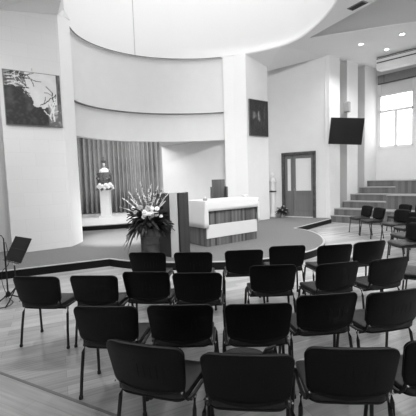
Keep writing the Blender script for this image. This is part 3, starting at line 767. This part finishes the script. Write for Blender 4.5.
# ------------------------------------------------------------------ music stand and microphone stand
t = thing('music_stand', 'black folding music stand with a solid tilted desk beside the left chairs', 'music stand', (-3.01, 5.24, 0))
WA = math.atan2(-.31, .41)
ex = Vector((math.cos(WA), math.sin(WA), 0)); en = Vector((ex.y, -ex.x, 0))   # en points to the camera side
dn = (en*.18 + Vector((0, 0, -.33)))
A0 = Vector((-2.90, 5.32, .945)) - Vector((-2.93, 5.28, 0))
cen = A0 + ex*.0
mb = MB(); nrm = ex.cross(dn).normalized()
c0 = A0 - ex*.02 
p = [c0, c0 + ex*.50, c0 + ex*.50 + dn, c0 + dn]
for q in (0, 1):
    pass
lo = [v_ + nrm*.006 for v_ in p]; hi = [v_ - nrm*.006 for v_ in p]
a = [mb.bm.verts.new(v_) for v_ in lo]; b = [mb.bm.verts.new(v_) for v_ in hi]
mb.bm.faces.new(a); mb.bm.faces.new(b[::-1])
for i in range(4): mb.bm.faces.new((a[i], b[i], b[(i+1) % 4], a[(i+1) % 4]))
bmesh.ops.recalc_face_normals(mb.bm, faces=mb.bm.faces[:])
desk = mb.build('desk', M['blackmetal'], t)
mb = MB(); mid = c0 + ex*.25 + dn*.5
mb.tube([c0 + dn*.5 + nrm*.008, c0 + ex*.5 + dn*.5 + nrm*.008], .006, 6); mb.tube([c0 + dn*.5 - nrm*.008, c0 + ex*.5 + dn*.5 - nrm*.008], .006, 6); mb.build('fold_bar', M['slot'], desk)
mb = MB(); q0 = c0 + dn; mb.tube([q0 + en*.025, q0 + ex*.5 + en*.025], .006, 6); mb.build('lip', M['blackmetal'], desk)
low = c0 + ex*.25 + dn*1.0; bx, by = low.x, low.y + .04
mb = MB(); mb.tube([(bx, by, .18), (bx, by, .58), (mid.x, mid.y + .02, mid.z)], .011, 8); mb.build('pole', M['blackmetal'], t)
mb = MB(); mb.lathe([(.018, .55), (.022, .57), (.018, .60)], 10, c=(bx, by, 0)); mb.build('clamp', M['chrome'], t, True)
for k in range(3):
    an = k*2*PI/3 + .5; mb = MB(); mb.tube([(bx, by, .22), (bx + .2*math.cos(an), by + .2*math.sin(an), .06), (bx + .30*math.cos(an), by + .30*math.sin(an), .012)], .010, 6); mb.build('leg', M['blackmetal'], t)
t = thing('microphone_stand', 'slim black microphone stand with a bent neck at the far left', 'microphone stand', (-3.03, 5.03, 0))
mb = MB(); mb.tube([(0, 0, .10), (0, 0, .90)], .011, 8); mb.build('pole', M['blackmetal'], t)
mb = MB(); mb.tube([(0, 0, .88), (.0, 0, .95), (-.03, 0, 1.0), (-.09, -.02, 1.0), (-.13, -.03, .95)], .008, 8); mb.build('gooseneck', M['blackmetal'], t, True)
mb = MB(); mb.lathe([(.012, 0), (.017, .05), (.022, .10), (.022, .13), (.010, .145)], 12); o = mb.build('microphone', M['blackmetal'], t, True, (-.13, -.03, .955)); o.rotation_euler = (0, math.radians(200), 0)
mb = MB(); mb.lathe([(.03, .08), (.035, .10), (.03, .14), (.012, .16)], 12); mb.build('hub', M['blackmetal'], t, True)
for k in range(3):
    an = k*2*PI/3 + .2; mb = MB(); mb.tube([(0, 0, .11), (.27*math.cos(an), .27*math.sin(an), .013)], .010, 6); mb.build('leg', M['blackmetal'], t)
mb = MB(); cp = [(-.13 - .02*i, .02, .93 - .10*i + .004*i*i) for i in range(4)]
pts = [(.02, .01, .9), (.06, -.01, .6), (-.08, .03, .45), (-.10, .05, .25), (-.02, .03, .06), (.10, -.06, .008), (.10, -.24, .008), (-.08, -.34, .008), (-.28, -.30, .008)]
sm = []
for i in range(len(pts)-1):
    P0, P1, P2, P3 = [Vector(pts[min(max(i+k, 0), len(pts)-1)]) for k in (-1, 0, 1, 2)]
    for f in (0, .25, .5, .75): sm.append(.5*((2*P1) + (P2-P0)*f + (2*P0-5*P1+4*P2-P3)*f*f + (3*P1-P0-3*P2+P3)*f**3))
mb.tube([(v_.x, v_.y, max(.006, v_.z)) for v_ in sm], .005, 6)
o = mb.build('microphone_cable', M['blackmetal'], smooth='all', loc=(-3.03, 5.03, 0)); tag(o, 'black cable hanging from the microphone stand onto the floor', 'cable')

# ------------------------------------------------------------------ chairs
def rrect(w, h, r, n=6, wt=None, sag=0):
    wt = w if wt is None else wt; pts = []
    for cx, cy, a0, ww in ((1, 0, -PI/2, w), (1, 1, 0, wt), (-1, 1, PI/2, wt), (-1, 0, PI, w)):
        for i in range(n+1):
            a = a0 + PI/2*i/n; pts.append((cx*(ww/2 - r) + r*math.cos(a), (r if cy == 0 else h - r) + r*math.sin(a)))
    # bottom edge: intermediate points with sag
    m = 7; bot = [(-(w/2 - r) + (w - 2*r)*i/m, -sag*math.sin(PI*i/m)) for i in range(1, m)]
    top = [((wt/2 - r) - (wt - 2*r)*i/m, h + .006*math.sin(PI*i/m)) for i in range(1, m)]
    k = 2*(n+1)
    return pts[:k] + top + pts[k:] + bot
def make_chair():
    t = thing('stacking_chair', '', 'chair', (0, 0, 0), 0, 'black stacking chairs')
    tilt = math.radians(13)
    def back_map(u, v, tt):     # tt: positive to the rear
        y = -.205 - v*math.sin(tilt) + .032*(u/.24)**2 - tt; z = .492 + v*math.cos(tilt)
        return (u, y, z)
    mb = MB(); mb.pad(rrect(.475, .315, .058, wt=.508, sag=.032), back_map, -.004, .020); bs = mb.build('back_shell', M['shell'], t, True)
    mb = MB()      # moulded ribs on the rear of the shell
    for u in (-.085, -.045, -.005, .035, .075): mb.tube([back_map(u + .05, .10, .0205), back_map(u + .05, .19, .020)], .0010, 5)
    mb.tube([back_map(-.06, .215, .0205), back_map(.15, .215, .020)], .0011, 5)
    mb.tube([back_map(u, .022 - .02*math.cos(u/.19*PI/2), .0215) for u in (-.19, -.13, -.06, 0, .06, .13, .19)], .003, 6)
    mb.build('shell_rib', M['shell'], bs)
    mb = MB(); mb.pad(rrect(.455, .29, .05, wt=.485, sag=.02), lambda u, v, tt: back_map(u, v + .012, tt), -.038, -.003); mb.build('back_cushion', M['fabric'], t, True)
    def seat_map(u, v, tt): 
        y = -.195 + v; return (u*1.04, y, .447 - .035*max(0, (v-.30)/.12)**2*.6 - .008*(1-(u/.23)**2) + tt)
    mb = MB(); mb.pad(rrect(.44, .42, .06, wt=.46), seat_map, 0.0, .042); mb.build('seat_cushion', M['seat'], t, True)
    mb = MB(); mb.pad(rrect(.43, .41, .06, wt=.45), lambda u, v, tt: seat_map(u, v + .005, tt), -.016, .002); mb.build('seat_pan', M['shell'], t, True)
    mb = MB()
    for s in (-1, 1):      # seat rail running back and up into the back shell
        mb.tube([(s*.240, .17, .426), (s*.243, .05, .428), (s*.240, -.08, .430), (s*.228, -.15, .436), (s*.214, -.166, .462), (s*.208, -.180, .52), (s*.204, -.204, .60)], [.011]*7, 8, 1.1)
    for y in (-.11, .12): mb.tube([(-.238, y, .412), (.238, y, .412)], .009, 8)
    mb.build('frame', M['tube'], t, True)
    for s in (-1, 1):
        for kind in (0, 1):
            mb = MB()
            if kind: pts = [(s*.244, .13, .430), (s*.250, .155, .40), (s*.258, .165, .25), (s*.268, .185, .008)]
            else: pts = [(s*.246, -.085, .430), (s*.255, -.12, .36), (s*.262, -.15, .2), (s*.270, -.175, .008)]
            mb.tube(pts, .011, 8, 1.25); lg = mb.build('leg', M['tube'], t, True)
            mb = MB(); q = pts[-1]; mb.lathe([(.017, 0), (.017, .02), (.014, .028)], 10, c=(q[0], q[1], 0)); mb.build('rubber_foot', M['foot'], lg, True)
        for bp in ((s*.222, -.218, .515), (s*.256, -.10, .425)):
            mb = MB(); mb.ball(bp, .008, 1); mb.build('bolt', M['chrome'], t, True)
    return t
chair0 = make_chair(); first = [True]
def put(x, y, rz, label):
    if first[0]:
        first[0] = False; chair0.location = (x, y, 0); chair0.rotation_euler = (0, 0, rz); chair0['label'] = label; return chair0
    return dup(chair0, (x, y, 0), rz, label)
KS = 1.0
def by_back(bx, by, deg, label, dy=.285):
    a = math.radians(deg); fx, fy = -math.sin(a), math.cos(a)
    return put(bx*KS + fx*dy, by*KS + fy*dy, a, label)
ROWS = [
 (-.83, 4.43, -8, 'black chair in the row nearest the platform, in front of the flower pedestal'),
 (-.22, 4.34, -6, 'black chair in the row nearest the platform, in front of the ambo'),
 (.45, 4.37, 1, 'black chair in the row nearest the platform, in front of the altar'),
 (1.06, 4.56, 3, 'black chair in the row nearest the platform, third from its right end'),
 (1.70, 4.52, 9, 'black chair in the row nearest the platform, second from its right end'),
 (2.25, 4.68, 14, 'black chair at the right end of the row nearest the platform'),
 (-1.80, 3.42, -8, 'black chair at the left end of the rows, beside the music stand'),
 (-1.19, 3.38, -6, 'black chair in the second row from the platform, second from the left end'),
 (-.675, 3.46, -7, 'black chair in the second row from the platform, third from the left end'),
 (-.138, 3.35, -5, 'black chair in the second row from the platform, fourth from the left end'),
 (.67, 3.56, 0, 'black chair in the second row from the platform, third from the right end'),
 (1.38, 3.57, 12, 'black chair in the second row from the platform, second from the right end'),
 (2.0, 3.69, 16, 'black chair turned left at the right end of the second row from platform'),
 (-.81, 2.50, -5, 'leftmost black chair of the second row from the bottom of the photo'),
 (-.24, 2.48, -3, 'second black chair from left in the second row from the bottom of photo'),
 (.35, 2.45, -1, 'black chair in the second row from the bottom, directly before the chair with the bag'),
 (.925, 2.61, 6, 'black chair in the second row from the bottom, second from the right edge'),
 (1.49, 2.64, 12, 'rightmost black chair of the second row from the bottom, cut by right edge'),
 (-.415, 1.875, -19, 'nearest-row black chair turned to the right, leftmost at the bottom edge'),
 (.175, 1.72, -6, 'nearest-row black chair with a dark bag on its seat at bottom centre'),
 (.75, 1.75, -5, 'nearest-row black chair right of the one holding the bag'),
 (1.325, 1.80, 2, 'nearest-row black chair mostly cut off by the right edge of photo'),
]
for r in ROWS: by_back(*r)
SIDE = [
 (4.46, 10.05, 97, 'left-facing black chair farthest back, first before the stepped seating'),
 (4.47, 9.35, 95, 'left-facing black chair, second from the stepped seating'),
 (4.70, 8.6, 104, 'left-facing black chair, third from the stepped seating'),
 (5.62, 10.1, 99, 'left-facing black chair in the outer column, nearest the stepped seating'),
 (6.18, 10.2, 98, 'left-facing black chair at the right edge, in the last column behind the outer one'),
 (4.62, 7.9, 102, 'left-facing black chair by the right edge, fourth from the stepped seating'),
 (4.04, 6.95, 100, 'left-facing black chair by the right edge, fifth from the stepped seating'),
 (3.56, 6.15, 97, 'left-facing black chair by the right edge, sixth from the stepped seating'),
 (2.66, 4.28, 55, 'left-facing black chair cut by the right edge, nearest to the camera of that column'),
]
for x, y, d, lb in SIDE: put(x, y, math.radians(d), lb)
# bag on the seat of the bottom-centre chair
cb = (.19, 1.72 + .285)
t = thing('handbag', 'dark rounded handbag standing on the seat of the bottom-centre chair', 'bag', (cb[0] + .0, cb[1] + .04, .48), math.radians(-4))
mb = MB(); mb.lathe([(.10, 0), (.15, .015), (.165, .07), (.15, .13), (.115, .17), (.05, .19), (.01, .192)], 26, sx=1.0, sy=.55, fold=.015, nf=6); mb.build('body', M['bag'], t, 'all')
mb = MB(); mb.tube([(.10, -.02, .13), (.14, -.02, .20), (.19, -.01, .215), (.205, 0, .14), (.16, 0, .06)], .012, 8); mb.build('strap', M['bag'], t, True)
mb = MB(); mb.ball((.17, .0, .15), .045, 2, (.9, .8, 1)); mb.build('tassel_pouch', M['bag'], t, True)

# ------------------------------------------------------------------ added fill windows and spots, plus lamps at the downlights
def fill_window(nm, c, rz, w, h):  # framed glowing pane, added out of view as fill light
    t = bpy.data.objects.new(nm, None); COL.objects.link(t); struct(t); t.location = c; t.rotation_euler = (0, 0, rz)
    mb = MB(); mb.box((0, 0, 0), (w - .1, .02, h - .1)); mb.build('pane', M['fill_pane'], t)
    mb = MB()
    for x in (-w/2 + .05, 0, w/2 - .05): mb.box((x, -.02, 0), (.10, .06, h))
    for z in (-h/2 + .05, h*.15, h/2 - .05): mb.box((0, -.02, z), (w, .06, .10))
    mb.build('window_frame', M['winframe'], t)
fill_window('fill_window_2', (8.97, 4.6, 4.0), -PI/2, 2.0, 2.8)
fill_window('fill_window_3', (8.97, .8, 4.0), -PI/2, 2.0, 2.8)
fill_window('fill_window_4', (-2.6, -2.97, 3.6), PI, 2.4, 2.8)
fill_window('fill_window_5', (3.6, -2.97, 3.6), PI, 2.4, 2.8)
def lamp(nm, kind, loc, energy, size=.2, spot=2.4, rot=(0, 0, 0), sy=None):
    l = bpy.data.lights.new(nm, kind); l.energy = energy
    if kind == 'SPOT': l.spot_size = spot; l.spot_blend = .8; l.shadow_soft_size = size
    if kind == 'AREA':
        l.size = size
        if sy: l.shape = 'RECTANGLE'; l.size_y = sy
    o = bpy.data.objects.new(nm, l); COL.objects.link(o); o.location = loc; o.rotation_euler = rot
    return o
for x, y in ((5.23, 11.75), (6.19, 11.05), (6.36, 12.3), (5.6, 6.0), (5.9, 8.4), (-5.2, 5.6), (-2.6, 5.6), (2.6, 5.4)):
    lamp('downlight_fill_lamp', 'SPOT', (x, y, ZC - .08), 40 if x > 6.3 else 170, .07)  # lamps without a modelled downlight are unseen fill, added for brightness
def aim(p, q): return (Vector(q) - Vector(p)).to_track_quat('-Z', 'Y').to_euler()
for p, q in (((1.6, 2.2, 5.85), (.2, 8.4, 1.0)), ((3.0, 2.4, 5.85), (.6, 8.6, 1.0)), ((.2, 2.0, 5.85), (.1, 10.5, .6)), ((-1.2, 2.2, 5.85), (-4.0, 8.2, 2.6)), ((2.2, 2.2, 5.85), (3.5, 13.2, 3.2)), ((1.2, 3.0, 5.85), (3.4, 13.2, 3.2))):
    lamp('fill_spot', 'SPOT', p, 420, .09, 1.1, aim(p, q))  # unseen spots added to brighten altar, pier and door wall
lamp('fill_spot', 'SPOT', (-2.2, 6.0, 5.9), 2800, .09, .42, aim((-2.2, 6.0, 5.9), (-2.45, 9.7, .16)))  # unseen narrow spot added to brighten the carpet before the niche step
lamp('niche_fill_lamp', 'AREA', (-2.9, 13.4, 4.0), 75, 2.4, rot=(math.radians(38), 0, math.radians(14)), sy=.3)  # unseen area lamp added behind the fascia to brighten the niche

# ------------------------------------------------------------------ light and view
w = bpy.data.worlds.new('world'); S.world = w; w.use_nodes = True
w.node_tree.nodes['Background'].inputs['Color'].default_value = (1, 1, 1, 1)
w.node_tree.nodes['Background'].inputs['Strength'].default_value = 1.0
S.view_settings.view_transform = 'Standard'; S.view_settings.look = 'None'
S.view_settings.gamma = 1; S.view_settings.use_curve_mapping = False
S.view_settings.exposure = 0.38
